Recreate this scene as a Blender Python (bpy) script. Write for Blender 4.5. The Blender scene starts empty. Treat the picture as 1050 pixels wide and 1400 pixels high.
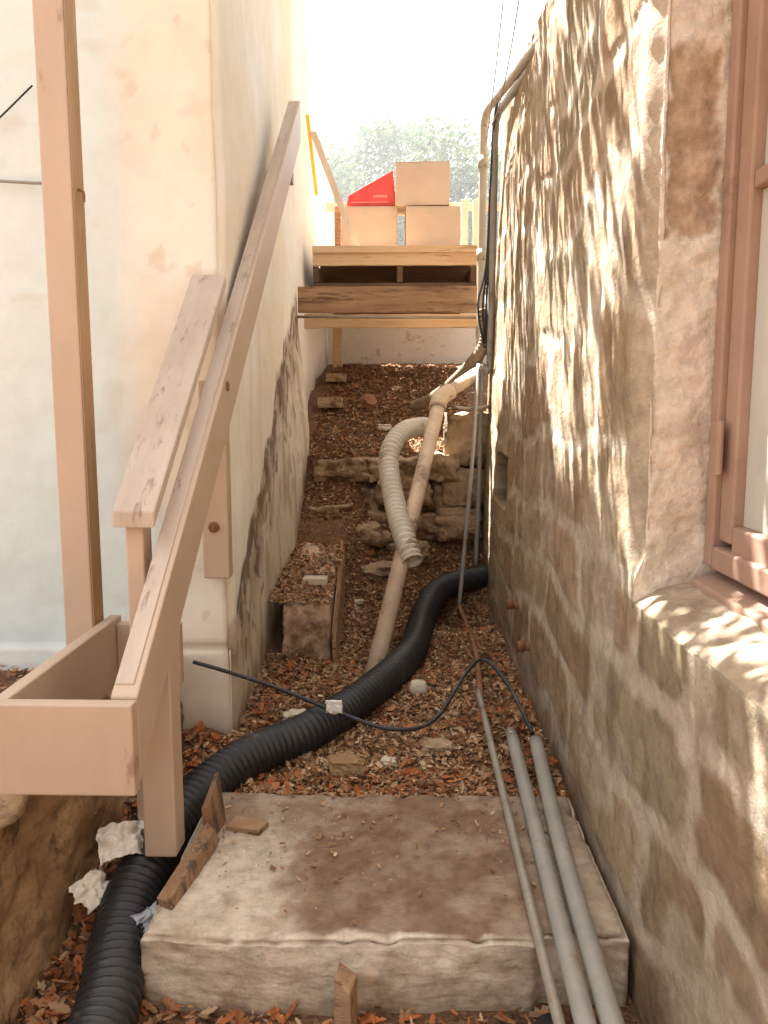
import bpy, bmesh, math, random
from mathutils import Vector, noise, Matrix
random.seed(7)
R=random.Random(11)
scene=bpy.context.scene
COL=scene.collection
def lerp(a,b,t): return a+(b-a)*t
def sm(a,b,x):
    t=max(0,min(1,(x-a)/(b-a))); return t*t*(3-2*t)
def mixc(a,b,t): return tuple(a[i]+(b[i]-a[i])*t for i in range(3))
def fr(x,y,z,oct=4):
    s=0;a=1;f=1
    for i in range(oct):
        s+=a*noise.noise(Vector((x*f,y*f,z*f)));a*=.5;f*=2.03
    return s
# ---------------------------------------------------------------- materials
def nt(name):
    m=bpy.data.materials.new(name);m.use_nodes=True
    t=m.node_tree;b=t.nodes['Principled BSDF'];return m,t,b
def N(t,k,**kw):
    n=t.nodes.new(k)
    for a,v in kw.items(): setattr(n,a,v)
    return n
def ramp(t,stops):
    r=N(t,'ShaderNodeValToRGB');e=r.color_ramp.elements
    while len(e)<len(stops): e.new(0.5)
    for i,(p,c) in enumerate(stops):
        e[i].position=p;e[i].color=(*c,1) if len(c)==3 else c
    return r
def mat(name,c1,c2,scale=8,rough=.8,bump=.3,bdist=.01,stretch=(1,1,1),dirt=None,dirt_t=.6,fine=60,metal=0,spec=.3,dscale=5):
    m,t,b=nt(name);L=t.links
    tc=N(t,'ShaderNodeTexCoord');mp=N(t,'ShaderNodeMapping');mp.inputs['Scale'].default_value=stretch
    L.new(tc.outputs['Object'],mp.inputs['Vector'])
    n=N(t,'ShaderNodeTexNoise');n.inputs['Scale'].default_value=scale;n.inputs['Detail'].default_value=8;n.inputs['Roughness'].default_value=.65
    L.new(mp.outputs[0],n.inputs['Vector'])
    r=ramp(t,[(.32,c1),(.68,c2)]);L.new(n.outputs['Fac'],r.inputs[0]);col=r.outputs[0]
    if dirt:
        n2=N(t,'ShaderNodeTexNoise');n2.inputs['Scale'].default_value=dscale;n2.inputs['Detail'].default_value=10;n2.inputs['Roughness'].default_value=.75
        L.new(mp.outputs[0],n2.inputs['Vector'])
        r2=ramp(t,[(dirt_t-.04,(0,0,0)),(dirt_t+.05,(1,1,1))]);L.new(n2.outputs['Fac'],r2.inputs[0])
        mx=N(t,'ShaderNodeMixRGB');L.new(r2.outputs[0],mx.inputs[0]);L.new(col,mx.inputs[1]);mx.inputs[2].default_value=(*dirt,1);col=mx.outputs[0]
    L.new(col,b.inputs['Base Color']);b.inputs['Roughness'].default_value=rough;b.inputs['Metallic'].default_value=metal
    b.inputs['Specular IOR Level'].default_value=spec
    n3=N(t,'ShaderNodeTexNoise');n3.inputs['Scale'].default_value=fine;n3.inputs['Detail'].default_value=6;L.new(mp.outputs[0],n3.inputs['Vector'])
    bp=N(t,'ShaderNodeBump');bp.inputs['Strength'].default_value=bump;bp.inputs['Distance'].default_value=bdist
    L.new(n3.outputs['Fac'],bp.inputs['Height']);L.new(bp.outputs[0],b.inputs['Normal'])
    return m
def mat_attr(name,fine=40,bump=.5,bdist=.01,rough=.9,var=.25,fine2=9):
    m,t,b=nt(name);L=t.links
    at=N(t,'ShaderNodeAttribute',attribute_name='Col')
    tc=N(t,'ShaderNodeTexCoord')
    n=N(t,'ShaderNodeTexNoise');n.inputs['Scale'].default_value=fine2;n.inputs['Detail'].default_value=12;n.inputs['Roughness'].default_value=.75
    L.new(tc.outputs['Object'],n.inputs['Vector'])
    r=ramp(t,[(.3,(1-var,)*3),(.55,(1,1,1)),(.75,(1+var*.4,)*3)]);L.new(n.outputs['Fac'],r.inputs[0])
    mx=N(t,'ShaderNodeMixRGB',blend_type='MULTIPLY');mx.inputs[0].default_value=1
    L.new(at.outputs['Color'],mx.inputs[1]);L.new(r.outputs[0],mx.inputs[2]);L.new(mx.outputs[0],b.inputs['Base Color'])
    b.inputs['Roughness'].default_value=rough;b.inputs['Specular IOR Level'].default_value=.15
    n3=N(t,'ShaderNodeTexNoise');n3.inputs['Scale'].default_value=fine;n3.inputs['Detail'].default_value=10;n3.inputs['Roughness'].default_value=.7
    L.new(tc.outputs['Object'],n3.inputs['Vector'])
    bp=N(t,'ShaderNodeBump');bp.inputs['Strength'].default_value=bump;bp.inputs['Distance'].default_value=bdist
    L.new(n3.outputs['Fac'],bp.inputs['Height']);L.new(bp.outputs[0],b.inputs['Normal'])
    return m
def mat_island(name,stops,rough=.8,trans=0):
    m,t,b=nt(name);L=t.links
    g=N(t,'ShaderNodeNewGeometry');r=ramp(t,stops);L.new(g.outputs['Random Per Island'],r.inputs[0])
    L.new(r.outputs[0],b.inputs['Base Color']);b.inputs['Roughness'].default_value=rough;b.inputs['Specular IOR Level'].default_value=.2
    if trans:
        tr=N(t,'ShaderNodeBsdfTranslucent');L.new(r.outputs[0],tr.inputs[0]);mx=N(t,'ShaderNodeMixShader');mx.inputs[0].default_value=trans
        L.new(b.outputs[0],mx.inputs[1]);L.new(tr.outputs[0],mx.inputs[2]);L.new(mx.outputs[0],t.nodes['Material Output'].inputs['Surface'])
    return m
M_paint=mat('tan_paint',(.44,.325,.235),(.54,.41,.305),scale=3,rough=.42,bump=.2,bdist=.004,stretch=(1,.4,.4),dirt=(.31,.21,.145),dirt_t=.64,fine=40,dscale=9,spec=.45)
M_paintworn=mat('worn_tan_paint',(.42,.33,.26),(.54,.44,.36),scale=5,rough=.55,bump=.3,bdist=.005,stretch=(2,.5,.5),dirt=(.27,.195,.15),dirt_t=.61,fine=50,dscale=14)
M_woodraw=mat('raw_board',(.22,.12,.065),(.36,.22,.13),scale=6,rough=.85,bump=.4,stretch=(4,4,.6),dirt=(.10,.065,.045),dirt_t=.54)
M_beam=mat('old_beam',(.26,.145,.08),(.45,.285,.165),scale=5,rough=.85,bump=.5,stretch=(.5,3,5),dirt=(.12,.07,.045),dirt_t=.57,dscale=3)
M_dark=mat('shadowed_board',(.08,.05,.03),(.14,.09,.06),scale=5,rough=.9,stretch=(.5,3,5))  # dark base colour carries the shade inside the pallet gap
M_ply=mat('new_plank',(.54,.37,.21),(.68,.50,.32),scale=5,rough=.7,bump=.2,stretch=(.5,3,6),dirt=(.34,.21,.12),dirt_t=.6)
M_rail2=mat('faded_timber',(.58,.46,.34),(.68,.57,.44),scale=5,rough=.8,bump=.2,stretch=(2,2,.6))
M_wallL=mat_attr('cream_plaster',fine=18,bump=.3,bdist=.008,var=.09,fine2=5)
M_wallR=mat_attr('stone_and_mortar',fine=34,bump=1.0,bdist=.014,var=.36,fine2=14)
M_slab=mat_attr('stained_concrete',fine=90,bump=.7,bdist=.006,var=.42,fine2=22)
M_ground=mat('soil',(.12,.058,.03),(.25,.135,.07),scale=30,rough=.95,bump=1,bdist=.02,fine=90,dirt=(.35,.21,.115),dirt_t=.58,dscale=60)
M_black=mat('black_plastic',(.012,.013,.015),(.03,.03,.032),scale=5,rough=.42,bump=.1,spec=.4,dirt=(.12,.10,.08),dirt_t=.63)
M_cream=mat('cream_plastic',(.62,.56,.46),(.74,.69,.58),scale=10,rough=.5,bump=.15,dirt=(.34,.25,.17),dirt_t=.60)
M_conduitL=mat('aged_cream_conduit',(.42,.37,.29),(.54,.48,.38),scale=10,rough=.5,bump=.15,dirt=(.25,.18,.11),dirt_t=.6)
M_pvc=mat('dirty_beige_pipe',(.48,.355,.24),(.64,.50,.36),scale=7,rough=.5,bump=.15,dirt=(.24,.14,.085),dirt_t=.56)
M_grey=mat('grey_conduit',(.24,.225,.20),(.33,.31,.275),scale=6,rough=.45,bump=.1,dirt=(.22,.16,.11),dirt_t=.6)
M_steel=mat('weathered_metal',(.25,.22,.18),(.38,.34,.28),scale=10,rough=.5,bump=.2,metal=.3,dirt=(.2,.12,.07),dirt_t=.6)
M_rust=mat('rusty_metal',(.16,.07,.035),(.30,.15,.08),scale=15,rough=.85,bump=.4)
M_olive=mat('dusty_hose',(.16,.12,.07),(.28,.22,.14),scale=12,rough=.7,bump=.3)
M_card=mat('cardboard',(.56,.41,.30),(.64,.49,.37),scale=3,rough=.85,bump=.1)
M_tape=mat('packing_tape',(.52,.40,.28),(.57,.45,.32),rough=.35,bump=.02)
M_red=mat('red_printed_card',(.60,.06,.06),(.70,.10,.09),scale=3,rough=.6,bump=.05)
M_redl=mat('pale_red_print',(.74,.25,.22),(.78,.32,.28),scale=3,rough=.6,bump=.05)
M_white=mat('white_paint',(.7,.66,.58),(.8,.76,.68),scale=4,rough=.6,bump=.1)
M_paper=mat('crumpled_paper',(.72,.68,.60),(.85,.82,.75),scale=8,rough=.9,bump=.2)
M_frame=mat('terracotta_paint',(.29,.18,.13),(.37,.24,.175),scale=4,rough=.45,bump=.2,bdist=.004,dirt=(.21,.13,.09),dirt_t=.64)
M_pane=mat('window_glass',(.42,.42,.36),(.52,.52,.45),scale=1.5,rough=.05,bump=.02,spec=.8)
M_brick=mat('rough_stone_block',(.29,.195,.115),(.46,.34,.22),scale=9,rough=.95,bump=1,bdist=.025,fine=22,dirt=(.16,.095,.055),dirt_t=.55)
M_paleR=mat('pale_rubble',(.5,.42,.32),(.66,.58,.46),scale=12,rough=.9,bump=.5)
M_retain=mat('mossy_brown_stone',(.20,.115,.055),(.40,.26,.14),scale=4,rough=.95,bump=.9,bdist=.03,fine=14,dirt=(.10,.065,.035),dirt_t=.56)
M_roof=mat('roofing',(.25,.2,.16),(.35,.28,.22))
M_bark=mat('bark',(.12,.10,.08),(.2,.17,.14),scale=12,stretch=(1,1,.3))
M_leaf=mat_island('dry_leaves',[(0,(.34,.10,.035)),(.2,(.46,.17,.06)),(.4,(.20,.08,.035)),(.58,(.42,.22,.11)),(.76,(.14,.07,.035)),(.92,(.54,.37,.22)),(1,(.30,.15,.07))])
M_chip=mat_island('wood_chip',[(0,(.22,.10,.05)),(.3,(.38,.22,.11)),(.5,(.50,.33,.18)),(.66,(.15,.075,.04)),(.84,(.33,.165,.08)),(1,(.66,.50,.32))])
M_crown=mat_island('tree_foliage',[(0,(.03,.07,.02)),(.5,(.055,.11,.035)),(1,(.11,.17,.06))],trans=.35)
M_vine=mat_island('shade_vine_leaf',[(0,(.05,.09,.03)),(.5,(.08,.13,.04)),(1,(.13,.18,.07))],trans=.08)  # leaves of the unseen vine added to dapple the sun
M_tapeY=mat('yellow_tape',(.75,.55,.05),(.8,.6,.08),rough=.4,bump=.02)
m,t,b=nt('clear_film');b.inputs['Base Color'].default_value=(.75,.8,.85,1);b.inputs['Roughness'].default_value=.15;b.inputs['Alpha'].default_value=.5;M_film=m
# ---------------------------------------------------------------- mesh helpers
def mk(name,V,F,material,parent=None,smooth=False,label=None,cat=None,group=None,kind=None,cols=None,bevel=0):
    xs=[v[0] for v in V];ys=[v[1] for v in V];zs=[v[2] for v in V]
    o=Vector(((min(xs)+max(xs))/2,(min(ys)+max(ys))/2,min(zs)))
    me=bpy.data.meshes.new(name)
    me.from_pydata([(v[0]-o.x,v[1]-o.y,v[2]-o.z) for v in V],[],F)
    if cols:
        a=me.color_attributes.new('Col','FLOAT_COLOR','POINT')
        flat=[]
        for c in cols: flat+= [c[0],c[1],c[2],1]
        a.data.foreach_set('color',flat)
    if smooth: me.polygons.foreach_set('use_smooth',[True]*len(me.polygons))
    me.materials.append(material);me.update()
    ob=bpy.data.objects.new(name,me);COL.objects.link(ob)
    if parent:
        ob.parent=parent;p=Vector(parent.location);q=parent.parent
        while q: p+=Vector(q.location);q=q.parent
        ob.location=o-p
    else: ob.location=o
    if bevel:
        bv=ob.modifiers.new('b','BEVEL');bv.width=bevel;bv.segments=2;bv.limit_method='ANGLE';bv.angle_limit=.6
    meta(ob,label,cat,group,kind);return ob
def meta(ob,label=None,cat=None,group=None,kind=None):
    if label: ob['label']=label
    if cat: ob['category']=cat
    if group: ob['group']=group
    if kind: ob['kind']=kind
def empty(name,loc,label,cat,group=None,parent=None):
    e=bpy.data.objects.new(name,None);COL.objects.link(e);e.empty_display_size=.1
    e.location=Vector(loc)-(Vector(parent.location) if parent else Vector((0,0,0)))
    if parent:e.parent=parent
    meta(e,label,cat,group);return e
def hexa(P):
    return [tuple(p) for p in P],[(3,2,1,0),(4,5,6,7),(0,1,5,4),(1,2,6,5),(2,3,7,6),(3,0,4,7)]
def bx(x0,x1,y0,y1,z0,z1):
    return hexa([(x0,y0,z0),(x1,y0,z0),(x1,y1,z0),(x0,y1,z0),(x0,y0,z1),(x1,y0,z1),(x1,y1,z1),(x0,y1,z1)])
def join(*parts):
    V=[];F=[]
    for v,f in parts:
        n=len(V);V+=list(v);F+=[tuple(i+n for i in q) for q in f]
    return V,F
def slope_board(x0a,x1a,ya,za,x0b,x1b,yb,zb,h):
    return hexa([(x0a,ya,za-h),(x1a,ya,za-h),(x1b,yb,zb-h),(x0b,yb,zb-h),(x0a,ya,za),(x1a,ya,za),(x1b,yb,zb),(x0b,yb,zb)])
def spline(pts,step):
    P=[Vector(p) for p in pts];P=[P[0]*2-P[1]]+P+[P[-1]*2-P[-2]];out=[]
    for i in range(1,len(P)-2):
        a,b,c,d=P[i-1],P[i],P[i+1],P[i+2];n=max(2,int((c-b).length/step))
        for k in range(n):
            t=k/n;out.append(.5*((2*b)+(c-a)*t+(2*a-5*b+4*c-d)*t*t+(-a+3*b-3*c+d)*t**3))
    out.append(P[-2]);return out
def tube(pts,r,seg=12,step=.05,corr=None,straight=False,cap=True,amp=.1,hollow=False):
    P=[Vector(p) for p in pts] if straight else spline(pts,corr/4 if corr else step)
    V=[];F=[];up=None
    for i,p in enumerate(P):
        d=(P[min(i+1,len(P)-1)]-P[max(i-1,0)]).normalized()
        if up is None: up=Vector((0,0,1)) if abs(d.z)<.9 else Vector((1,0,0))
        a=d.cross(up).normalized();up=a.cross(d).normalized()
        rr=r
        if corr: rr=r*(1+amp*[0,1,.9,-1][i%4])
        for k in range(seg):
            th=2*math.pi*k/seg;V.append(tuple(p+(a*math.cos(th)+up*math.sin(th))*rr))
    n=len(P)
    for i in range(n-1):
        for k in range(seg):
            k2=(k+1)%seg;F.append((i*seg+k,i*seg+k2,(i+1)*seg+k2,(i+1)*seg+k))
    if cap and not hollow: F.append(tuple(range(seg-1,-1,-1)));F.append(tuple((n-1)*seg+k for k in range(seg)))
    if hollow:
        for base,dirn in ((0,1),((n-1)*seg,-1)):
            c=sum((Vector(V[base+k]) for k in range(seg)),Vector())/seg
            q=P[min(8,n-1)] if dirn==1 else P[max(n-9,0)]
            m0=len(V)
            for k in range(seg): V.append(tuple(c+(Vector(V[base+k])-c)*.86))
            for k in range(seg): V.append(tuple(q+(Vector(V[base+k])-c)*.8))
            for k in range(seg):
                k2=(k+1)%seg
                F.append((base+k,base+k2,m0+k2,m0+k));F.append((m0+k,m0+k2,m0+seg+k2,m0+seg+k))
            F.append(tuple(m0+seg+k for k in range(seg)))
    return V,F
def grid(nu,nv,f):
    V=[];C=[];F=[]
    for j in range(nv):
        for i in range(nu):
            p,c=f(i/(nu-1),j/(nv-1));V.append(p);C.append(c)
    for j in range(nv-1):
        for i in range(nu-1):
            a=j*nu+i;F.append((a,a+1,a+nu+1,a+nu))
    return V,F,C
def rock(cx,cy,cz,sx,sy,sz,seed,rough=.12,sub=4,box=.7):
    bm=bmesh.new();bmesh.ops.create_cube(bm,size=2);bmesh.ops.subdivide_edges(bm,edges=bm.edges[:],cuts=sub,use_grid_fill=True)
    V=[];
    for v in bm.verts:
        c=v.co.copy();s=c.normalized()*1.15;p=c*box+s*(1-box)
        k=1+rough*fr(p.x*1.3+seed*7.1,p.y*1.3,p.z*1.3-seed*3.3,4)
        V.append((cx+p.x*sx*k,cy+p.y*sy*k,cz+p.z*sz*k))
    bm.verts.index_update();F=[tuple(v.index for v in f.verts) for f in bm.faces];bm.free();return V,F
# ---------------------------------------------------------------- ground
KN=[(-400,-1.52),(1.9,-1.52),(2.3,-1.48),(2.6,-1.38),(3.2,-1.37),(4.2,-1.36),(5.0,-1.25),(5.5,-1.08),(5.9,-.86),(6.0,-.72),(6.14,-.38),(7,-.02),(8.2,.3),(9.3,.47),(9.42,1.13),(12,1.15),(400,1.6)]
def gz(x,y):
    for (a,za),(b,zb) in zip(KN,KN[1:]):
        if a<=y<=b: z=lerp(za,zb,(y-a)/(b-a));break
    else: z=-1.52
    if x<-.99 and y<3.25: z=max(z,lerp(z,-1.10,sm(-.99,-1.05,x)))
    if -.99<=x<-.15 and 5.0<y<6.05: z+=.28*sm(-.15,-.4,x)*sm(5.0,5.6,y)
    if x>0 and 4.3<y<6.1: z-=.20*sm(.0,.3,x)*sm(4.4,5.2,y)*sm(6.1,5.9,y)
    if abs(x)<1.2 and 2.6<y<9.2: z+=.03*fr(x*4,y*4,3,4)
    return z
xs=[-300,-100,-30,-8,-3,-1.8,-1.3]+[-1.1+i*.025 for i in range(77)]+[1.2,3,8,30,100,300]
ys=[-300,-80,-20,-5,0,1]+[1.2+i*.025 for i in range(332)]+[9.6,10,12,16,25,50,100,200,350]
V=[(x,y,gz(x,y)) for y in ys for x in xs];n=len(xs)
F=[(j*n+i,j*n+i+1,(j+1)*n+i+1,(j+1)*n+i) for j in range(len(ys)-1) for i in range(n-1)]
g=mk('ground',V,F,M_ground,smooth=True,kind='structure',label='brown soil slope littered with leaves and chips',cat='ground')
# ---------------------------------------------------------------- stone house (right)
rs=random.Random(21)
ROWS=[];z=-1.9
while z<3:
    h=rs.uniform(.22,.42);y=-.5-rs.uniform(0,.4);E=[y]
    while y<7: y+=rs.uniform(.38,1.0);E.append(y)
    ROWS.append((z,z+h,E,[(rs.random(),rs.random()) for _ in E]));z+=h
def stone(a,b):
    a2=a+.09*fr(a*2.4,b*2.4,5,3)+.08*noise.noise(Vector((a*1.1,b*2.2,3)));b2=b+.08*fr(a*1.8,b*1.8,9,3)+.14*noise.noise(Vector((a*1.1,b*.7,1)))
    for z0,z1,E,Q in ROWS:
        if z0<=b2<z1: break
    i=0
    while i<len(E)-2 and E[i+1]<a2: i+=1
    dx=min(a2-E[i],E[i+1]-a2);dz=min(b2-z0,z1-b2)
    if dx<.09 and dz<.09: d=.09-math.hypot(.09-dx,.09-dz)
    else: d=min(dx,dz)
    m=sm(.014,.046,d+.020*fr(a*10,b*10,2,5))
    smear=sm(.02,.3,fr(a*1.9+4,b*1.9,9,4));m*=1-.6*smear
    return m,Q[i],d
TAN=(.385,.28,.175);OL=(.325,.26,.165);BR=(.33,.225,.135);MO=(.55,.465,.355);PINK=(.76,.65,.53)
def stonecol(a,b):
    m,q,d=stone(a,b);rid=q[0]
    s=TAN if rid<.55 else (OL if rid<.72 else BR)
    s=mixc(s,OL,.25*sm(-.2,.4,fr(a*3,b*3,7,3)))
    s=mixc(s,(.16,.11,.07),.42*sm(.05,.6,fr(a*12,b*8,8,5)))
    s=tuple(k*(.9+.2*q[1]) for k in s)
    c=mixc(mixc(MO,TAN,.45*sm(-.3,.4,fr(a*5,b*5,17,3))),s,m)
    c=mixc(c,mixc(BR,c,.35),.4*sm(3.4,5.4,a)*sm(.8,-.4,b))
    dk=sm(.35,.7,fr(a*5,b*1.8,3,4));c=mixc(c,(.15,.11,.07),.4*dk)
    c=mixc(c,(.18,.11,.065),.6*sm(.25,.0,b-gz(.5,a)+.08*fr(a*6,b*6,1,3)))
    zone=sm(-.75,-.2,b-.35*(a-2.05))*sm(5.5,4.5,a)
    disp=m*(.004+.009*(q[1]-.5))+.005*fr(a*11,b*9,1,5)+.006*fr(a*2.2,b*1.5,6,2)+zone*.010*fr(a*7,b*2.2,21,5)
    return c,disp,m
def XR(y,z): return .60+.045*max(0,z+.9)*sm(2.5,6.2,y)
TOP=lambda y:1.4+.205*(y-2.05)
def f_main(u,v):
    y=lerp(2.05,6.25,u);z=lerp(-1.75,TOP(y),v)
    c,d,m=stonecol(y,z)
    if z>-.5:
        k=sm(2.2,2.05,y);c=mixc(c,MO,.6*k)
    r=.035*sm(2.12,2.05,y)*sm(-.46,-.36,z)
    hole=(4.68<y<5.28 and -.60<z<-.30)
    x=XR(y,z)-d+r
    if hole: x+=.18;c=(.02,.018,.015)  # vent recess, its shade also painted in as near black
    e=sm(6.15,6.25,y)
    return (x+.05*e,y+.0,z),c
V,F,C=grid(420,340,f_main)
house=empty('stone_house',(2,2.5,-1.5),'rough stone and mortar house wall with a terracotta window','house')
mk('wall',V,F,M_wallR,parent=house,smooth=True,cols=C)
def f_low(u,v):
    y=lerp(.2,2.06,u)
    if v<.72:
        z=lerp(-1.75,-.50,v/.72);x=.60
        c,d,m=stonecol(y,z);return (x-d,y,z),c
    k=(v-.72)/.28;x=.60+.26*k;z=-.50+.075*k**.6
    c,d,m=stonecol(y,z);dd=.6*d+.012*fr(x*9,y*9,2,4)
    c=mixc(c,(.44,.33,.23),.6);c=mixc(c,(.26,.175,.11),.5*sm(0,.4,fr(x*11,y*8,7,4)))
    return (x-d*(1-k)**2,y,z+dd*sm(0,.2,k)-.012*(1-k)**4),c
V,F,C=grid(190,200,f_low)
mk('window_ledge',[v for v in V],F,M_wallR,parent=house,smooth=True,cols=C,label='rough mortar ledge below the window')
def f_jamb(u,v):
    x=lerp(.60,.86,u);z=lerp(-.56,1.45,v)
    c=mixc(PINK,(.80,.72,.60),sm(-.2,.5,fr(x*6,z*3,3,3)))
    c=mixc(c,(.50,.38,.27),.35*sm(.2,.6,fr(x*10,z*8,13,4)))
    d=.010*fr(x*9,z*9,4,4)+.004*fr(x*30,z*30,4,3)
    e=.035*fr(x*12,z*12,3,4)
    br=sm(.615,.640,x+e)*sm(.770,.745,x+e)*sm(.40,.43,z+e)*sm(.85,.82,z+e)
    c=mixc(c,mixc((.40,.27,.17),(.54,.39,.27),sm(-.3,.3,fr(x*12,z*12,2,5))),.95*br)
    d+=br*(-.008+.005*fr(x*14,z*14,2,3))
    cc,dd,m=stonecol(2.05,z)
    k=sm(.10,0,u)
    c=mixc(c,MO,.5*k)
    return (x-dd*k+.035*k*sm(-.46,-.36,z),2.05-d*(1-k),z),c
V,F,C=grid(60,400,f_jamb)
mk('window_jamb',V,F,M_wallR,parent=house,smooth=True,cols=C,label='pinkish plaster jamb with an exposed brown stone')
body=join(bx(.88,4.5,-3,2.1,-1.7,1.35),bx(.82,4.5,2.12,6.22,-1.7,1.30),bx(.55,.88,-3,.2,-1.7,1.4),bx(.70,.88,.2,2.0,1.34,1.42))
mk('wall_core',*body,M_retain,parent=house)
mk('roof',*hexa([(.76,-3,1.37),(4.8,-3,1.9),(4.8,6.2,2.3),(.84,6.2,2.2),(.76,-3,1.41),(4.8,-3,1.96),(4.8,6.2,2.36),(.84,6.2,2.25)]),M_roof,parent=house)
win=empty('window',(.8,1.5,-.45),None,None,parent=house)
fr_parts=join(bx(.770,.86,1.995,2.045,-.40,1.3),bx(.785,.84,1.915,1.99,-.33,1.28),
  bx(.785,.84,.3,1.912,-.40,-.285),bx(.79,.835,.3,1.912,.485,.525),bx(.770,.86,.2,1.99,-.402,-.345) )
mk('frame',*fr_parts,M_frame,parent=win,bevel=.006)
mk('sill',*hexa([(.735,.2,-.475),(.86,.2,-.475),(.86,2.03,-.475),(.735,2.03,-.475),(.735,.2,-.435),(.86,.2,-.405),(.86,2.03,-.405),(.735,2.03,-.435)]),M_frame,parent=win,bevel=.006)
mk('glass_pane',*join(bx(.812,.818,.3,1.913,-.284,.484),bx(.812,.818,.3,1.913,.526,1.27)),M_pane,parent=win)
mk('hinge',*join(bx(.757,.769,1.96,1.995,-.16,-.04),tube([(.762,1.955,-.165),(.762,1.955,-.035)],.009,straight=True)),M_frame,parent=win,bevel=.002)
# ---------------------------------------------------------------- cream house (left)
CR=(.79,.71,.57);WH=(.84,.795,.70);BLU=(.66,.75,.74)
HL=lambda y:4.2+.35*(y-3.7)
GT=lambda x:4.03+1.6*min(1,max(0,(-.72-x)/.5))  # unseen side and end wall tops, pitched to bound sun on the stone wall
lh=empty('plaster_house',(-2.2,5,-1.4),'cream plastered house wall with dark mould stains','house')
def XL(y,z):
    x=-.70-.10*(y-3.25)/2.95
    line=-.86+.62*(y-3.38)
    x+=.08*sm(4.2,6,y)*sm(line-.1,line-1.1,z)
    return x
def f_left(u,v):
    y=lerp(3.25,6.2,u);z=lerp(-1.6,2.95,v/.9) if v<.9 else lerp(2.95,HL(y),(v-.9)/.1)
    line=-.86+.62*(y-3.38);d=z-line
    w=.15*fr(y*2.2,z*2.2,1,6)
    c=mixc(CR,WH,sm(-.3,.5,fr(y*1.5,z*1.2,2,3)))
    c=mixc(c,(.56,.47,.34),.7*sm(.0,-.12,d+w))
    band=sm(-.30,-.10,d+w)*sm(.07,.0,d+w)
    gr=sm(-.22,.1,fr(y*5,z*6,4,7)+.4*fr(y*30,z*26,2,4))
    c=mixc(c,(.05,.036,.025),.92*band*gr)
    c=mixc(c,(.29,.20,.13),.5*sm(-.5,-.15,d+w)*sm(.06,0,d+w))
    sp=sm(.22,.42,fr(y*8,z*7,12,7))*sm(-.9,-.3,d)*sm(.04,-.06,d);c=mixc(c,(.13,.085,.055),.75*sp)
    c=mixc(c,(.30,.2,.12),.45*sm(-.05,.3,fr(y*7,z*3,6,5))*sm(.1,-.3,d))
    pe=sm(.3,.36,fr(y*4,z*5,31,5))*sm(.05,-.2,d);c=mixc(c,(.72,.64,.52),.6*pe)
    dr=sm(.35,.6,fr(y*9,z*.7,14,4))*sm(1.5,.2,d)*sm(-.1,.1,d);c=mixc(c,(.6,.48,.36),.3*dr)
    c=mixc(c,(.22,.13,.075),.65*sm(.2,.0,z-gz(-.6,y)+.08*fr(y*8,z*8,2,3)))
    x=XL(y,z)+.007*fr(y*2.0,z*2.0,8,3)+.0015*fr(y*12,z*12,3,3)-.003*pe
    x-=.03*sm(3.29,3.25,y)
    return (x,y,z),c
V,F,C=grid(320,400,f_left);F=[tuple(reversed(q)) for q in F]
mk('wall',V,F,M_wallL,parent=lh,smooth=True,cols=C,label='cream plaster wall with a diagonal mould band')
def f_face(u,v):
    x=lerp(-3.6,-.718,u);z=lerp(-1.6,2.75,v/.93) if v<.93 else lerp(2.75,GT(x),(v-.93)/.07)
    c=mixc(CR,WH,sm(-.3,.5,fr(x*1.5+4,z*1.2,2,3)))
    k=sm(-.98,-1.2,x+.03*fr(x*4,z*4,2,2));k=max(k,sm(-.93,-1.02,x)*sm(-.2,-.5,z))
    c=mixc(c,BLU,.9*k)
    sp=sm(.45,.62,fr(x*9,z*8,5,4))*(1-k*.7);c=mixc(c,(.58,.48,.36),.4*sp)
    sc=sm(.4,.6,fr(x*2,z*6,25,5));c=mixc(c,(.62,.54,.43),.3*sc)
    if z<-1.0: c=mixc(c,WH,.5)
    g=abs(z+1.0)<.012 and x>-.98
    if g: c=(.5,.42,.32)
    c=mixc(c,(.35,.24,.14),.6*sm(-1.22,-1.42,z+.08*fr(x*6,z*6,1,3)))
    y=3.25-.006*fr(x*3,z*3,8,3)-.0015*fr(x*14,z*14,3,3)+(.008 if g else 0)-(.01 if z<-1.0 else 0)+.02*sm(-.74,-.718,x)-.015*k
    return (x,y,z),c
V,F,C=grid(260,300,f_face)
mk('end_wall',V,F,M_wallL,parent=lh,smooth=True,cols=C,label='plaster end wall fading from cream to pale blue')
mk('wall_core',*join(hexa([(-1.25,3.3,-1.6),(-.78,3.3,-1.6),(-.9,6.18,-1.6),(-1.25,6.18,-1.6),(-1.25,3.3,5.55),(-.78,3.3,4.03),(-.9,6.18,HL(6.18)-.03),(-1.25,6.18,5.6)]),hexa([(-4,3.3,-1.6),(-1.252,3.3,-1.6),(-1.252,6.18,-1.6),(-4,6.18,-1.6),(-4,3.3,5.55),(-1.252,3.3,5.55),(-1.252,6.18,5.6),(-4,6.18,5.6)])),M_white,parent=lh)
def f_far(u,v):
    y=lerp(6.2,10.2,u);top=lerp(5.2,2.6,sm(7.2,7.5,y));z=lerp(-.6,top,v);c=mixc(WH,CR,.3*sm(-.2,.4,fr(y,z,3,3)))  # front part raised to block sun from the far stone wall
    c=mixc(c,(.4,.3,.2),.6*sm(.3,.0,z-gz(-.7,y)))
    return (-.84+.008*fr(y*3,z*3,8,3),y,z),c
V,F,C=grid(80,60,f_far);F=[tuple(reversed(q)) for q in F]
mk('rear_wall',V,F,M_wallL,parent=lh,smooth=True,cols=C)
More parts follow.
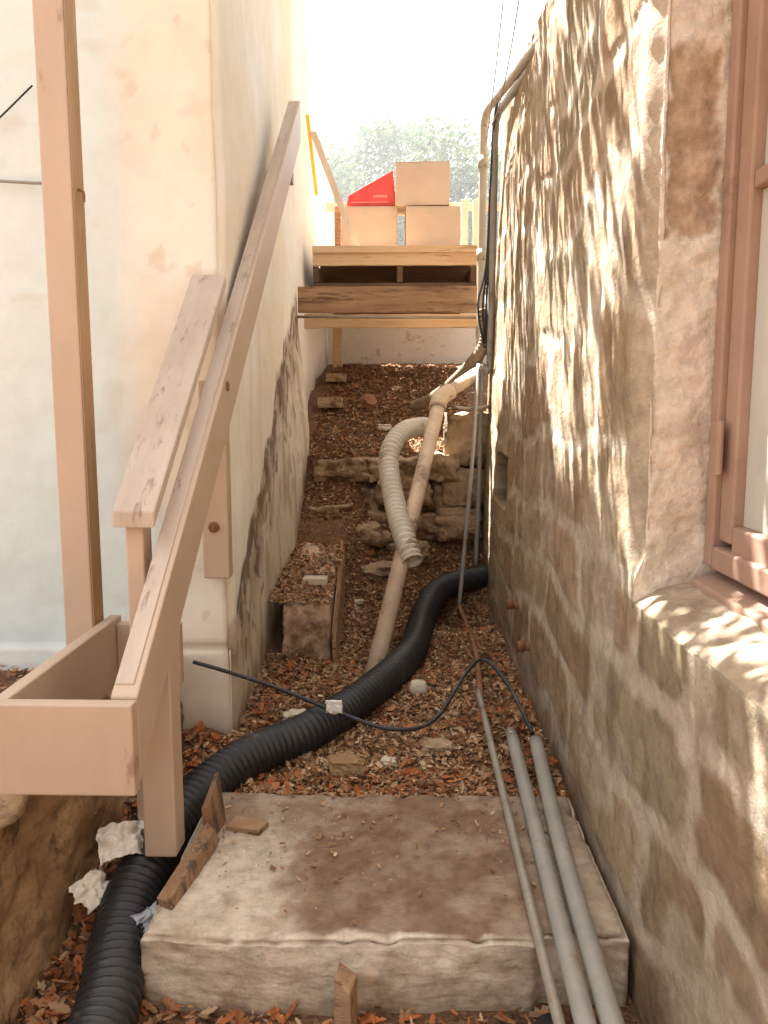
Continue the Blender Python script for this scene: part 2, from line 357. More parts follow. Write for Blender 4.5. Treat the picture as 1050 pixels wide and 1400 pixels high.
mk('rear_wall_core',*join(bx(-4,-.87,6.2,7.2,-.6,5.1),bx(-4,-.87,7.2,10.2,-.6,2.55)),M_white,parent=lh)
# ---------------------------------------------------------------- low retaining wall at left
def f_ret(u,v):
    y=lerp(.6,3.22,u);z=-1.6+.58*min(1,v/.75)
    x=-.95-.03*(2.2-y);
    if v>.75: x-=.5*(v-.75)/.25
    else: x-=.05*(v/.75)
    d=.035*fr(y*3,z*3+x,3,4)+.012*fr(y*12,z*12+x,3,4)
    return (x-d,y,z+.02*fr(x*5,y*5,2,3)*(v>.7)),(.3,.2,.1)
V,F,C=grid(150,80,f_ret);F=[tuple(reversed(q)) for q in F]
mk('retaining_wall',V,F,M_retain,smooth=True,label='low weathered brown stone retaining wall under the railing',cat='wall')
# ---------------------------------------------------------------- concrete slab step
def slabmesh():
    bm=bmesh.new();bmesh.ops.create_cube(bm,size=1)
    bmesh.ops.subdivide_edges(bm,edges=bm.edges[:],cuts=90,use_grid_fill=True)
    V=[];C=[]
    for v in bm.verts:
        a,b,c=v.co.x+.5,v.co.y+.5,v.co.z+.5
        x=lerp(-.655,.575,a);y=lerp(1.85,2.62,b);z=lerp(-1.53,-1.32,c)
        y+=.012*math.sin(x*5)*(1-b)
        y+=.03*sm(.33,.36,x)*(1-b)
        ex=min(a,1-a)*1.2;ey=min(b,1-b)*.77;ez=(1-c)*.2
        r=.012+.045*max(0,fr(x*9,y*9,z*3,5)-.1)
        top=max(0,r-min(ey,ex));z-=top*sm(.9,1,c)*.8
        if ez<r: y+=(r-ez)*.8*(1 if b<.01 else 0);x+=(r-ez)*.8*((1 if a<.01 else 0)-(1 if a>.99 else 0))
        z+=.006*fr(x*4,y*4,z,3);y-=.012*fr(x*9,z*11,3,5)*(b<.01)
        n1=.13*fr(x*3,y*3,2,5)
        st=sm(-.36,-.22,x+n1)*sm(1.855,1.885,y+.05*fr(x*9,y*9,1,3))*(1-.6*sm(.36,.42,x+n1*.4))
        st=max(st,sm(2.15,2.45,y+n1)*.8,.6*sm(-.58,-.15,x+n1)*sm(1.95,2.2,y))
        k=mixc((.66,.57,.45),(.53,.44,.33),sm(-.2,.4,fr(x*3,y*3,z,4)))
        k=mixc(k,(.38,.28,.19),.55*sm(.1,.5,fr(x*10,y*10,z*10+3,4)))
        st*=.78+.22*sm(-.3,.2,fr(x*8,y*8,9,4))
        if c>.98: k=mixc(k,(.19,.11,.065),.92*st)
        else: k=mixc(k,(.30,.2,.12),.6*sm(-1.44,-1.53,z+.03*fr(x*8,z*8,2,3)))
        V.append((x,y,z));C.append(k)
    bm.verts.index_update();F=[tuple(v.index for v in f.verts) for f in bm.faces];bm.free();return V,F,C
V,F,C=slabmesh()
mk('concrete_step',V,F,M_slab,smooth=True,cols=C,label='cream concrete step slab with brown soil stain',cat='step')
# ---------------------------------------------------------------- railing
hr=empty('handrail',(-.69,2.2,-1.30),'long sloping tan painted wooden handrail with boxed lower end','handrail')
def rz(y): return -.72+.834*(y-1.9)
def rx(y): return -.69+.07*(y-1.9)/2.9
w=.034;ya,yb=1.905,4.83
mk('rail',*slope_board(rx(ya)-w,rx(ya)+w,ya,rz(ya),rx(yb)-w,rx(yb)+w,yb,rz(yb),.225),M_paint,parent=hr,bevel=.005)
ya,yb=1.93,4.8
mk('rail_cap',*slope_board(rx(ya)-.030,rx(ya)+.018,ya,rz(ya)+.006,rx(yb)-.030,rx(yb)+.018,yb,rz(yb)+.006,.0055),M_paintworn,parent=hr,bevel=.002,label='scuffed greyish top strip of the rail')
mk('end_board',*bx(-1.02,-.655,1.86,1.90,-.955,-.72),M_paint,parent=hr,bevel=.005)
mk('side_board',*bx(-1.02,-.98,1.903,2.72,-.955,-.722),M_paint,parent=hr,bevel=.005)
mk('inner_board',*bx(-.979,-.76,2.66,2.70,-.955,-.74),M_paint,parent=hr,bevel=.004)
def ub(y): return rz(y)-.228
mk('post',*hexa([(-.745,2.17,-1.30),(-.6515,2.17,-1.30),(-.6495,2.26,-1.30),(-.745,2.26,-1.30),(-.745,2.17,ub(2.17)),(-.6515,2.17,ub(2.17)),(-.6495,2.26,ub(2.26)),(-.745,2.26,ub(2.26))]),M_paint,parent=hr,bevel=.006)
mk('wall_bracket',*bx(-.80,-.694,3.165,3.235,-.69,.10),M_paint,parent=hr,bevel=.006)
mk('bolt',*join(tube([(-.752,3.165,-.48),(-.752,3.158,-.48)],.022,straight=True),tube([(-.752,3.158,-.48),(-.752,3.145,-.48)],.011,seg=6,straight=True)),M_rust,parent=hr)
mk('bolt',*tube([(rx(2.9)+.034,2.92,rz(2.92)-.06),(rx(2.9)+.039,2.92,rz(2.92)-.06)],.018,straight=True),M_rust,parent=hr)
mk('wall_bracket',*bx(-.72,-.60,4.55,4.6,1.20,1.27),M_steel,parent=hr,bevel=.003)
sh=empty('short_handrail',(-.77,2.3,-1.1),'short flat tan board handrail on a small post','handrail')
mk('rail',*slope_board(-.826,-.704,2.25,-.297,-.825,-.690,3.22,.51,.048),M_paintworn,parent=sh,bevel=.005)
mk('post',*bx(-.80,-.748,2.28,2.36,-1.45,-.33),M_paint,parent=sh,bevel=.005)
tp=empty('wooden_post',(-1.08,2.65,-1.1),'tall tan painted square wooden post beside the railing','post')
mk('post_shaft',*bx(-1.13,-1.035,2.6,2.695,-1.2,2.9),M_paint,parent=tp,bevel=.005)
mk('edge_strip',*bx(-1.034,-1.031,2.605,2.69,-1.2,2.9),mat('ochre_side',(.36,.22,.11),(.48,.31,.18),scale=6,stretch=(3,3,.4),dirt=(.20,.12,.07),dirt_t=.62),parent=tp)
mk('hook',*tube([(-1.03,2.64,.68),(-1.01,2.63,.67),(-1.01,2.63,.64)],.005,seg=6,step=.01),M_rust,parent=tp)
# ---------------------------------------------------------------- hoses, pipes, cables
def T(name,pts,r,m,label,cat,group=None,**k):
    return mk(name,*tube(pts,r,**k),m,smooth=True,label=label,cat=cat,group=group)
T('corrugated_hose',[(-.70,1.35,-1.44),(-.70,1.7,-1.44),(-.76,2.0,-1.42),(-.77,2.22,-1.385),(-.71,2.55,-1.33),(-.58,2.83,-1.30),(-.36,3.12,-1.30),(-.135,3.55,-1.29),(.05,4.1,-1.28),(.14,4.75,-1.235),(.27,5.25,-1.20),(.58,5.6,-1.19)],.072,M_black,'black corrugated drain hose snaking over the slope','hose',seg=24,corr=.030,amp=.10)
T('corrugated_hose',[(.20,5.85,-.15),(.12,5.6,-.14),(.01,5.33,-.165),(-.065,5.15,-.25),(-.085,5.03,-.37),(-.045,4.78,-.57),(.005,4.55,-.72),(.06,4.42,-.86)],.056,M_cream,'cream corrugated hose draped over the drain pipe','hose',seg=20,corr=.036,amp=.16,hollow=True)
pp=empty('drain_pipe',(0,4,-1.33),'dirty beige plastic drain pipe with an elbow','pipe')
mk('pipe_run',*tube([(-.14,3.9,-1.34),(.25,5.55,.02)],.047,seg=20,straight=True),M_pvc,parent=pp,smooth=True)
mk('elbow',*tube([(.235,5.50,-.02),(.25,5.56,.035),(.275,5.61,.07),(.33,5.67,.10)],.058,seg=20,step=.02),M_pvc,parent=pp,smooth=True)
mk('pipe_branch',*tube([(.32,5.66,.095),(.56,6.02,.25)],.045,seg=20,straight=True),M_pvc,parent=pp,smooth=True)
T('metal_conduit',[(.52,2.98,-1.285),(.47,2.2,-1.288),(.43,1.1,-1.29)],.026,M_grey,'grey plastic conduit lying across the concrete step','pipe','loose conduits',seg=14)
T('metal_conduit',[(.435,3.02,-1.29),(.41,2.2,-1.292),(.375,1.1,-1.29)],.024,M_grey,'grey plastic conduit lying across the concrete step','pipe','loose conduits',seg=14)
T('metal_conduit',[(.345,3.5,-1.27),(.345,2.6,-1.30),(.335,1.1,-1.305)],.0135,M_steel,'thin weathered metal conduit lying across the step','pipe','loose conduits',seg=12)
mk('conduit_coupling',*tube([(.435,3.08,-1.29),(.435,3.0,-1.29)],.022,straight=True),M_steel,smooth=True,label='small metal coupling at the end of a conduit',cat='coupling')
T('black_pipe_stub',[(.36,1.78,-1.50),(.40,1.5,-1.49),(.42,1.3,-1.48)],.045,M_black,'short black pipe beside the concrete step','pipe',seg=16)
T('black_cable',[(-.86,3.2,-1.05),(-.72,3.15,-1.07),(-.5,3.12,-1.13),(-.26,3.1,-1.22),(-.04,3.05,-1.27),(.13,3.12,-1.26),(.27,3.35,-1.15),(.36,3.45,-1.11),(.45,3.3,-1.17),(.51,3.0,-1.26)],.0085,M_black,'thin black cable looping across the soil','cable',seg=8,step=.03)
mk('cable_tag',*rock(-.27,3.08,-1.19,.028,.008,.024,4,sub=3,rough=.5),M_paper,label='white tape tag on the black cable',cat='tag')
T('downpipe',[(.675,3.0,1.50),(.68,3.7,1.67),(.655,5.2,1.97),(.63,5.8,2.07),(.60,6.03,2.08),(.583,6.11,2.02),(.58,6.12,1.9),(.58,6.12,1.2),(.575,6.1,.5),(.56,6.04,.22)],.029,M_conduitL,'cream plastic downpipe running along the wall corner','pipe',seg=14,step=.03)
for zz in (1.75,1.1,.55): mk('pipe_coupling',*tube([(.58,6.12,zz-.04),(.58,6.12,zz+.04)],.038,seg=14,straight=True),M_conduitL,smooth=True,label='sleeve coupling on the cream downpipe',cat='coupling',group='pipe couplings')
T('conduit',[(.700,3.3,1.57),(.705,3.7,1.65),(.695,5.0,1.89),(.675,5.82,2.02),(.655,5.93,1.99),(.645,5.95,1.88),(.640,5.95,1.2),(.635,5.95,.36),(.625,5.95,.27),(.60,5.97,.25),(.575,5.97,.30)],.026,M_grey,'grey metal conduit running down the stone wall','pipe',seg=12,step=.03)
T('conduit',[(.55,5.95,.30),(.49,5.6,-.3),(.42,5.3,-.9),(.375,5.15,-1.3)],.014,M_grey,'thin metal conduit dropping to the soil','pipe',seg=10)
T('conduit',[(.58,5.98,.30),(.560,5.85,-.5),(.535,5.75,-1.15)],.017,M_grey,'thin metal conduit dropping to the soil','pipe',seg=10)
for i,dd in enumerate((0,.025,.06)):
    o=i*.016
    T('service_cable',[(.675-o*.4,3.2,1.60+o),(.680-o*.4,3.8,1.71+o),(.665,5.2,1.96+o),(.640,5.86,2.06-o),(.618,5.94,1.6),(.612-o*.5,5.95,1.0),(.60-dd,5.93,.72),(.61-o*.5,5.97,.42)],.008,M_black,'black service cable clipped along the wall top','cable','service cables',seg=6,step=.06)
T('flexible_hose',[(.60,6.0,.70),(.61,6.0,.50),(.55,6.05,.36),(.38,6.3,.17),(.22,6.6,.05),(.10,6.8,.0)],.045,M_olive,'dusty dark flexible hose draped from the wall','hose',seg=14,corr=.03,amp=.06)
T('pipe_strap',[(.66,5.92,.0),(.45,5.75,-.02),(.36,5.65,.0)],.014,M_steel,'thin metal branch pipe by the elbow','pipe',seg=8)
T('rusty_pipe',[(.375,5.2,-1.30),(.40,4.3,-1.31),(.36,3.5,-1.31)],.014,M_rust,'thin rusty pipe lying beside the wall','pipe',seg=8)
for (y,z) in ((4.05,-1.02),(3.65,-1.12)):
    mk('pipe_stub',*join(tube([(.66,y,z),(.55,y,z+.01)],.02,straight=True),tube([(.57,y,z+.01),(.54,y,z+.01)],.027,straight=True)),M_rust,smooth=True,label='rusty capped pipe stub poking from stone wall',cat='pipe',group='pipe stubs')
for a,b_,s in (((.52,4.0,2.6),(.60,6.1,1.9),.12),((.60,3.9,2.5),(.60,6.05,1.95),.3)):
    A=Vector(a);B=Vector(b_);mid=(A+B)/2;mid.z-=s
    T('overhead_wire',[A,(A+mid)/2-Vector((0,0,s*.25)),mid,(B+mid)/2-Vector((0,0,s*.25)),B],.004,M_steel,'thin overhead wire sagging between buildings','wire','overhead wires',seg=6,step=.1)
T('wall_cable',[(-2.2,3.2,.9),(-1.5,3.2,.855),(-1.4,3.2,.85),(-1.3,3.2,.85)],.006,M_grey,'thin cable running along the pale plaster wall','cable','wall cables',seg=6)
T('wall_cable',[(-2.0,3.19,.72),(-1.6,3.19,1.03),(-1.40,3.19,1.20)],.0035,M_black,'thin cable running along the pale plaster wall','cable','wall cables',seg=6)
# ---------------------------------------------------------------- stone terrace wall
parts=[];rr=random.Random(5)
for row,(z0,hh) in enumerate(((-.96,.21),(-.75,.20),(-.55,.18))):
    x=-.76+row*.07
    while x<.3:
        w=rr.uniform(.16,.38);dz=rr.uniform(-.035,.035);parts.append(rock(x+w/2,6.02+rr.uniform(-.10,.06)+row*.03,z0+hh/2+dz,w/2*1.0,.15,hh/2*rr.uniform(.88,1.08),rr.random()*50,rough=.3,box=.82,sub=10));x+=w
mk('terrace_wall',*join(*parts),M_brick,smooth=True,label='low dry-stacked stone terrace wall across the slope',cat='wall')
for (cx,cy,cz,a,b_,c_) in ((.42,6.02,-.86,.17,.12,.12),(.45,6.04,-.60,.16,.12,.14),(.48,6.08,-.25,.16,.12,.20)):
    mk('stone_block',*rock(cx,cy,cz,a,b_,c_,cx*9+cz,rough=.2,box=.88,sub=10),M_brick,smooth=True,label='large squared sandstone block stacked by the wall',cat='stone',group='stacked blocks')
for (cx,cy,cz,a,b_,c_,s) in ((-.32,5.68,-.92,.20,.14,.08,1),(-.52,5.74,-.76,.16,.12,.06,2),(.05,5.72,-1.04,.14,.12,.07,5),(-.15,5.38,-1.11,.13,.12,.045,8)):
    mk('rubble_stone',*rock(cx,cy,cz,a,b_,c_,s,rough=.4,box=.72,sub=10),M_brick,smooth=True,label='rough brown stone half buried in the slope',cat='stone',group='rubble stones')
blk=empty('step_block',(-.5,4.8,-1.37),'tan concrete stair block covered with leaves','step')
def blockmesh():
    V,F=rock(0,0,0,1,1,1,3,rough=.06,box=.95,sub=18);out=[]
    for x,y,z in V:
        t=(y+1)/2;X=lerp(lerp(-.64,-.385,(x+1)/2),lerp(-.74,-.44,(x+1)/2),t);Z=lerp(lerp(-1.42,-1.06,(z+1)/2),lerp(-1.3,-.90,(z+1)/2),t)
        out.append((X,lerp(4.2,5.6,t),Z+.02*fr(X*9,y*4,z,4)))
    return out,F
mk('block_body',*blockmesh(),mat('tan_concrete',(.44,.30,.19),(.57,.42,.29),scale=6,bump=.8,dirt=(.24,.15,.09),dirt_t=.55),parent=blk,smooth=True)
mk('edge_plank',*hexa([(-.36,4.10,-1.42),(-.335,4.10,-1.42),(-.39,5.8,-1.2),(-.42,5.8,-1.2),(-.372,4.12,-1.20),(-.35,4.12,-1.24),(-.40,5.8,-.82),(-.43,5.8,-.80)]),M_beam,parent=blk,bevel=.004)
for (x,y,z,a,b_,c_,s) in ((-.62,7.0,.03,.10,.14,.045,1),(-.64,7.9,.27,.09,.16,.04,2),(-.50,4.55,-1.0,.07,.05,.02,3)):
    mk('timber_offcut',*rock(x,y,z,a,b_,c_,s,rough=.05,box=.93),M_brick if s!=3 else M_paleR,label='pale block offcut resting on leaf litter',cat='wood block',group='offcuts')
# ---------------------------------------------------------------- deck
dk=empty('wooden_deck',(0,7.5,.6),'raised timber deck of beams and pallet boards between walls','deck')
def rough_board(x0,x1,y0,y1,z0,z1,seed,amp=.006,n=40):
    V=[];F=[]
    for i in range(n+1):
        x=lerp(x0,x1,i/n)
        a=amp*fr(x*3,seed,0,4);b_=amp*fr(x*3,seed,5,4);c=amp*fr(x*2,seed,9,3)
        V+=[(x,y0+c,z0+a),(x,y1+c,z0+a),(x,y1+c,z1+b_),(x,y0+c,z1+b_)]
    for i in range(n):
        for k in range(4): F.append((i*4+k,i*4+(k+1)%4,i*4+4+(k+1)%4,i*4+4+k))
    F.append((0,3,2,1));F.append((n*4,n*4+1,n*4+2,n*4+3));return V,F
mk('beam',*rough_board(-.79,.60,6.2,6.25,.70,.89,1),M_beam,parent=dk)
mk('metal_rod',*tube([(-.82,6.17,.665),(.62,6.17,.655)],.010,straight=True),M_steel,parent=dk,smooth=True)
mk('ledger_board',*rough_board(-.78,.62,6.5,6.55,.615,.72,3),M_ply,parent=dk)
pl=[rough_board(-.76,.62,6.98,7.02,1.175,1.335,11,.004),bx(-.76,.62,6.955,6.972,1.275,1.33)]
for i in range(14): pl.append(bx(-.76,.63,7.03+i*.155,7.17+i*.155,1.31,1.334))
mk('decking',*join(*pl),M_ply,parent=dk)
pb=[rough_board(-.76,.62,6.98,7.03,.975,1.03,17),bx(-.75,.61,7.5,7.53,.985,1.30)]  # back board added to keep the pallet gap dark
for x in (-.76,-.05,.57): pb.append(bx(x,x+.05,6.99,9.2,1.036,1.170))
for i in range(8): pb.append(bx(-.76,.62,7.06+i*.27,7.2+i*.27,.99,1.025))
mk('pallet_base',*join(*pb),M_dark,parent=dk,bevel=.003)
mk('deck_post',*bx(-.76,-.66,8.9,9.0,.2,.90),M_ply,parent=dk,bevel=.003)
mk('rear_retaining_wall',*bx(-.85,1.6,9.3,9.42,.1,1.14),mat('pale_render',(.60,.59,.56),(.70,.69,.65),scale=5,dirt=(.4,.3,.22),dirt_t=.60),label='pale rendered retaining wall beneath the timber deck',cat='wall')
def cbox(x0,x1,y0,y1,z0,z1,m,label,rot=0,group='moving boxes'):
    e=empty('cardboard_box',((x0+x1)/2,(y0+y1)/2,z0),label,'box',group)
    g_=.004
    mk('box_body',*bx(x0,x1,y0,y1,z0,z1-.006),m,parent=e,bevel=.006)
    ym=(y0+y1)/2
    mk('flap',*bx(x0+.002,x1-.002,y0+.002,ym-g_,z1-.0055,z1),m,parent=e)
    mk('flap',*bx(x0+.002,x1-.002,ym+g_,y1-.002,z1-.0055,z1+.002),m,parent=e)
    mk('tape',*bx(x0+.18,x0+.18+.05,y0-.0015,y0-.0005,z1-.07,z1-.008),M_tape,parent=e)
    if rot: e.rotation_euler=(0,0,rot)
    return e
cbox(.02,.49,7.25,7.65,1.336,1.715,M_card,'plain brown cardboard box standing on the deck',rot=.03)
cbox(-.06,.41,7.27,7.66,1.728,2.09,M_card,'brown cardboard box stacked on top of another',rot=-.04)
cbox(-.54,-.05,7.35,7.75,1.336,1.74,M_card,'brown cardboard box beneath a red printed box')
rb=empty('red_box',(-.28,7.5,1.75),'red printed carton with slanted top on a cardboard box','box')
V,F=hexa([(-.50,7.38,1.75),(-.06,7.38,1.75),(-.06,7.7,1.75),(-.50,7.7,1.75),(-.48,7.38,1.84),(-.09,7.38,2.05),(-.09,7.7,2.05),(-.48,7.7,1.84)])
mk('carton_body',V,F,M_red,parent=rb,bevel=.005)
def q(x0,z0,x1,z1,w,y=7.376):
    return hexa([(x0,y,z0),(x1,y,z1),(x1,y+.003,z1),(x0,y+.003,z0),(x0,y,z0+w),(x1,y,z1+w),(x1,y+.003,z1+w),(x0,y+.003,z0+w)])
mk('printed_band',*join(q(-.46,1.775,-.12,1.777,.008),q(-.26,1.82,-.14,1.82,.02)),M_redl,parent=rb)
mk('leaning_board',*hexa([(-.42,7.1,1.336),(-.36,7.1,1.336),(-.36,7.13,1.336),(-.42,7.13,1.336),(-.80,7.2,2.32),(-.74,7.2,2.32),(-.74,7.23,2.32),(-.80,7.23,2.32)]),M_rail2,bevel=.003,label='pale board leaning against the wall on the deck',cat='board')
mk('barrier_tape',*hexa([(-.80,7.6,1.9),(-.77,7.6,1.9),(-.77,7.605,1.9),(-.80,7.605,1.9),(-.82,7.1,2.42),(-.79,7.1,2.42),(-.79,7.105,2.42),(-.82,7.105,2.42)]),M_tapeY,label='strip of yellow tape on plaster wall',cat='tape')
fe=empty('deck_railing',(0,9,1.33),'simple timber railing at the rear of the deck','railing')
mk('post',*bx(-.64,-.585,7.85,7.905,1.336,1.86),M_beam,parent=fe,bevel=.003)
for x in (.60,.72): mk('post',*bx(x,x+.07,8.6,8.67,1.0,2.1),M_rail2,parent=fe,bevel=.003)
mk('top_rail',*bx(-.8,1.3,8.72,8.77,2.02,2.1),M_rail2,parent=fe,bevel=.003)
# ---------------------------------------------------------------- debris
mk('wooden_stake',*hexa([(-.16,1.72,-1.55),(-.11,1.70,-1.55),(-.105,1.79,-1.55),(-.155,1.80,-1.55),(-.155,1.72,-1.325),(-.118,1.70,-1.35),(-.105,1.79,-1.37),(-.15,1.80,-1.34)]),M_beam,bevel=.004,label='short dark wooden stake in front of step',cat='stake')
mk('wood_scrap',*hexa([(-.64,1.97,-1.325),(-.60,1.95,-1.325),(-.545,2.27,-1.30),(-.585,2.30,-1.30),(-.65,1.97,-1.295),(-.61,1.95,-1.29),(-.560,2.25,-1.255),(-.592,2.29,-1.25)]),M_woodraw,bevel=.003,label='split board scrap lying on the step edge',cat='wood scrap')
mk('wood_scrap',*hexa([(-.60,2.30,-1.33),(-.57,2.30,-1.33),(-.56,2.42,-1.33),(-.59,2.42,-1.33),(-.61,2.30,-1.22),(-.59,2.30,-1.21),(-.58,2.42,-1.15),(-.595,2.42,-1.16)]),M_woodraw,bevel=.002,label='upright splinter of board at the step corner',cat='wood scrap')
mk('wood_scrap',*hexa([(-.55,2.36,-1.32),(-.44,2.33,-1.32),(-.42,2.39,-1.32),(-.53,2.43,-1.32),(-.55,2.36,-1.305),(-.44,2.33,-1.30),(-.42,2.39,-1.305),(-.53,2.43,-1.305)]),M_beam,bevel=.002,label='flat brown wood scrap on the concrete step',cat='wood scrap')
def sheet(cx,cy,cz,s,seed,rot=0,tilt=.5,n=36):
    M=Matrix.Rotation(rot,3,'Z')@Matrix.Rotation(tilt,3,'X')
    def f(u,v):
        a=(u-.5)*2;b=(v-.5)*2
        h=.6*abs(noise.noise(Vector((a*1.1+seed,b*1.1,0))))+.3*abs(noise.noise(Vector((a*2.2,b*2.2+seed,4))))+.05*abs(noise.noise(Vector((a*6,b*6+seed,8))))
        k=1-.25*abs(noise.noise(Vector((math.atan2(b,a)*1.3,seed,0))))
        p=M@Vector((a*s*k+.25*s*noise.noise(Vector((a*1.5,b*1.5,seed))),b*s*k*.8,h*s*1.2-.3*s*(a*a)))
        return (cx+p.x,cy+p.y,cz+p.z),None
    V,F,_=grid(n,n,f);return V,F
mk('crumpled_paper',*join(sheet(-.83,2.22,-1.28,.068,1,.4,.6),sheet(-.88,2.12,-1.37,.058,5,1.2,.8),sheet(-.77,2.30,-1.26,.05,9,2,.5)),M_paper,smooth=True,label='crumpled white paper beside the black hose',cat='paper')
mk('plastic_film',*sheet(-.68,2.0,-1.38,.045,14,1,1.1),M_film,label='scrap of clear plastic film by the step',cat='plastic film')
for (x,y,s,m_,sd) in ((.08,3.70,.042,M_paleR,1),(-.47,3.35,.045,M_paleR,2),(.14,3.05,.055,M_brick,3),(-.20,2.85,.06,M_retain,4),(-.05,2.95,.03,M_paleR,5),(.3,3.9,.03,M_brick,6),(-.27,5.0,.03,M_paleR,7),(.2,2.75,.03,M_brick,8),(-.33,4.0,.03,M_brick,9),(-.15,6.6,.05,M_paleR,10),(-.05,7.6,.04,M_paleR,11),(-.38,3.0,.03,M_brick,12)):
    mk('loose_stone',*rock(x,y,gz(x,y)+s*(.8 if sd==1 else .4),s,s*.8,s*(.9 if sd==1 else .5),sd,rough=.15 if sd==1 else .5,box=.2 if sd==1 else .5,sub=4),m_,smooth=(sd==1),label='small loose stone lying in the leaf litter',cat='stone',group='loose stones')
mk('flower_pot_shard',*tube([(-.30,6.9,.02),(-.27,6.86,.06)],.06,seg=14,straight=True),M_rust,label='broken terracotta pot piece on slope',cat='pot shard')
def leaves(n,sampler,size,name,mtl,label,lobed=True,curl=.5):
    V=[];F=[]
    for _ in range(n):
        x,y,z=sampler();s=size*(.35+1.1*R.random()**2)
        th=R.uniform(0,6.283);tilt=R.gauss(0,.45);roll=R.gauss(0,.45)
        rot=Matrix.Rotation(th,3,'Z')@Matrix.Rotation(tilt,3,'X')@Matrix.Rotation(roll,3,'Y')
        b=len(V)
        if lobed:
            c=R.uniform(-curl,curl*2.2);wd=R.uniform(.5,1.2);o=[(0,-1),(.35,-.55),(.22,-.3),(.5,.0),(.3,.25),(.38,.55),(0,1),(-.38,.55),(-.3,.25),(-.5,0),(-.22,-.3),(-.35,-.55)]
            pts=[(px*s*wd,py*s,c*(abs(px)**1.3+.35*py*py)*s) for px,py in o]
            V.append(tuple(Vector((x,y,z))))
            for p in pts: V.append(tuple(Vector((x,y,z))+rot@Vector(p)))
            for k in range(12): F.append((b,b+1+k,b+1+(k+1)%12))
        else:
            w=R.uniform(.2,.65);pts=[(-w*s,-s,0),(w*s,-s*.8,0),(w*s*.8,s,.1*s),(-w*s,s*.8,0)]
            for p in pts: V.append(tuple(Vector((x,y,z))+rot@Vector(p)))
            F.append((b,b+1,b+2,b+3))
    return mk(name,V,F,mtl,label=label,cat='leaf litter',kind='stuff')
def s_leaf():
    while 1:
        q=R.random()
        if q<.42: x,y=R.uniform(-.66,.58),R.uniform(2.63,4.0)
        elif q<.62: x,y=R.uniform(-.95,-.66),R.uniform(1.3,3.2)
        elif q<.73: x,y=R.uniform(-.66,.58),R.uniform(1.2,1.84)
        elif q<.81: x,y=R.uniform(-1.9,-1.02),R.uniform(2.2,3.22)
        else: x,y=R.uniform(-.72,.58),4.0+5*R.random()**1.2
        k=fr(x*2.5,y*2.5,4,2)
        if q<.42:
            edge=min(x+.66,.58-x)
            if k<.05+R.uniform(-.3,.3) and edge>.12 and y>2.85: continue
        z=gz(x,y)+R.uniform(.004,.03)
        if x<-.385 and 4.2<y<5.55: z=-1.04+.10*(y-4.2)
        return x,y,z
leaves(9500,s_leaf,.0245,'leaf_litter',M_leaf,'dry orange and brown fallen leaves over the soil')
def s_chip():
    while 1:
        x,y=R.uniform(-.72,.58),2.63+6.6*R.random()**1.1
        z=gz(x,y)+R.uniform(.001,.022)
        if x<-.385 and 4.2<y<5.55: z=-1.045+.10*(y-4.2)
        return x,y,z
leaves(95000,s_chip,.0112,'wood_chips',M_chip,'scattered brown wood chips and mulch on the slope',lobed=False)
def s_slab():
    while 1:
        x,y=R.uniform(-.6,.5),R.uniform(1.9,2.6)
        if R.random()<sm(1.9,2.6,y)+.15: return x,y,-1.313
leaves(400,s_slab,.008,'step_grit',M_chip,'small chips and grit on the concrete step',lobed=False)
# ---------------------------------------------------------------- trees
def limb(rr,a,b,r0,r1):
    A=Vector(a);B=Vector(b);P=[A,A.lerp(B,.5)+Vector((rr.uniform(-.2,.2),rr.uniform(-.2,.2),0)),B];V=[];F=[]
    for i,p in enumerate(P):
        r=lerp(r0,r1,i/2)
        for k in range(8):
            t=k*math.pi/4;V.append((p.x+r*math.cos(t),p.y+r*math.sin(t),p.z))
    for i in range(2):
        for k in range(8): F.append((i*8+k,i*8+(k+1)%8,i*8+8+(k+1)%8,i*8+8+k))
    return V,F
def clump(rr,V,F,c,cr,n,s0,s1):
    for j in range(n):
        d=Vector((rr.gauss(0,1),rr.gauss(0,1),rr.gauss(0,.7))).normalized()*cr*rr.random()**.4
        p=c+d;s=rr.uniform(s0,s1);a=Vector((rr.gauss(0,1),rr.gauss(0,1),rr.gauss(0,1))).normalized();b_=a.orthogonal().normalized()*s;cc=a.cross(b_)
        n_=len(V);V+= [tuple(p-b_),tuple(p-cc*.5),tuple(p+b_),tuple(p+cc*.5)];F.append((n_,n_+1,n_+2,n_+3))
def tree(x,y,z,h,rad,seed):
    rr=random.Random(seed)
    e=empty('oak_tree',(x,y,z),'leafy green oak tree standing behind the deck','tree','background trees')
    top=(x,y,z+h*.45);parts=[limb(rr,(x,y,z-.3),top,.3,.2)]
    V=[];F=[]
    for i in range(36):
        t=rr.uniform(0,6.28);q=rr.random()**.5;cz=z+h*rr.uniform(.36,1.0)
        k=math.sin(math.pi*min(1,max(.1,(cz-z-h*.22)/(h*.85))))
        c=Vector((x+rad*q*k*math.cos(t),y+rad*q*k*math.sin(t),cz));parts.append(limb(rr,top,tuple(c),.09,.02))
        clump(rr,V,F,c,rad*rr.uniform(.2,.36),330,.05,.12)
    mk('trunk',*join(*parts),M_bark,parent=e,smooth=True);mk('crown',V,F,M_crown,parent=e)
tree(.5,25,1.2,6.9,3.1,1);tree(-2.2,26,1.2,6.3,2.9,2);tree(3.0,24,1.2,5.8,2.6,3)
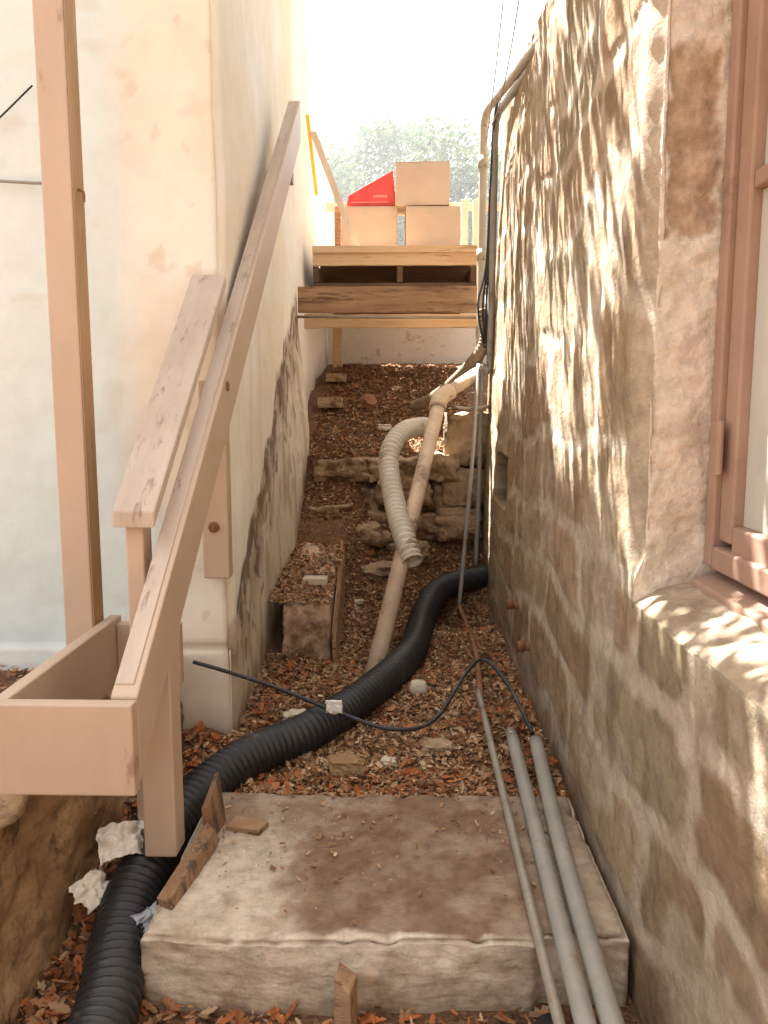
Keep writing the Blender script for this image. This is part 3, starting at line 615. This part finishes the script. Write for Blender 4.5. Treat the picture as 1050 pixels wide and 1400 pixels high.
# unseen vine added over the passage to dapple sun on the stone wall
rr=random.Random(44);ov=empty('added_shade_vine',(-.75,4.2,3.3),'unseen leafy vine added over passage to dapple the sunlight','vine')
parts=[];V=[];F=[]
for i in range(300):
    y=rr.uniform(2.4,6.4);x=rr.uniform(-.68,.14);z=3.4+rr.uniform(0,.35)
    thin=noise.noise(Vector((x*5,y*2.2,3)))<-.15
    if thin and y<5.0: continue
    if i%5==0: parts.append(tube([(-.74,max(3.35,y+rr.uniform(-.3,.3)),3.7),((x-.74)/2,y,z+.12),(x,y,z)],.006,seg=5,step=.15))
    clump(rr,V,F,Vector((x,y,z)),rr.uniform(.07,.12),13,.035,.07)
mk('stem',*join(*parts),M_bark,parent=ov,smooth=True);mk('foliage',V,F,M_vine,parent=ov)
# haze volume added behind the deck for pale glare over the trees
hm=bpy.data.materials.new('glare_haze');hm.use_nodes=True;ht=hm.node_tree;ht.nodes.remove(ht.nodes['Principled BSDF'])
vs=ht.nodes.new('ShaderNodeVolumeScatter');vs.inputs['Density'].default_value=.013;vs.inputs['Anisotropy'].default_value=.35
ht.links.new(vs.outputs[0],ht.nodes['Material Output'].inputs['Volume'])
mk('haze',*bx(-14,14,10.4,45,1.7,16),hm,kind='structure',label='added haze volume veiling the trees in pale glare',cat='haze')
# ---------------------------------------------------------------- light & camera
sd=Vector((-.28,.36,1)).normalized()
sl=bpy.data.lights.new('sun','SUN');sl.energy=40;sl.angle=math.radians(.4);sl.color=(1,.98,.95)
so=bpy.data.objects.new('sun',sl);COL.objects.link(so);so.rotation_euler=sd.to_track_quat('Z','Y').to_euler();so.location=(0,0,12)
w=bpy.data.worlds.new('World');scene.world=w;w.use_nodes=True;t=w.node_tree
sk=t.nodes.new('ShaderNodeTexSky');sk.sky_type='NISHITA';sk.sun_disc=False
sk.sun_elevation=math.asin(sd.z);sk.sun_rotation=math.atan2(sd.x,sd.y);sk.dust_density=6;sk.air_density=1.0;sk.ozone_density=1
hz=t.nodes.new('ShaderNodeMixRGB');hz.blend_type='ADD';hz.inputs[0].default_value=1;hz.inputs[2].default_value=(8.7,8.3,7.5,1)
bg=t.nodes['Background'];bg.inputs['Strength'].default_value=.15;t.links.new(sk.outputs[0],hz.inputs[1]);t.links.new(hz.outputs[0],bg.inputs['Color'])
cam=bpy.data.cameras.new('camera');co=bpy.data.objects.new('camera',cam);COL.objects.link(co)
cam.sensor_fit='VERTICAL';cam.sensor_height=24;cam.lens=24*1100/1400;cam.clip_end=1500;cam.clip_start=.02
co.rotation_euler=(math.radians(82.5),0,math.radians(1.3));scene.camera=co
scene.view_settings.view_transform='Standard';scene.view_settings.look='None';scene.view_settings.exposure=0
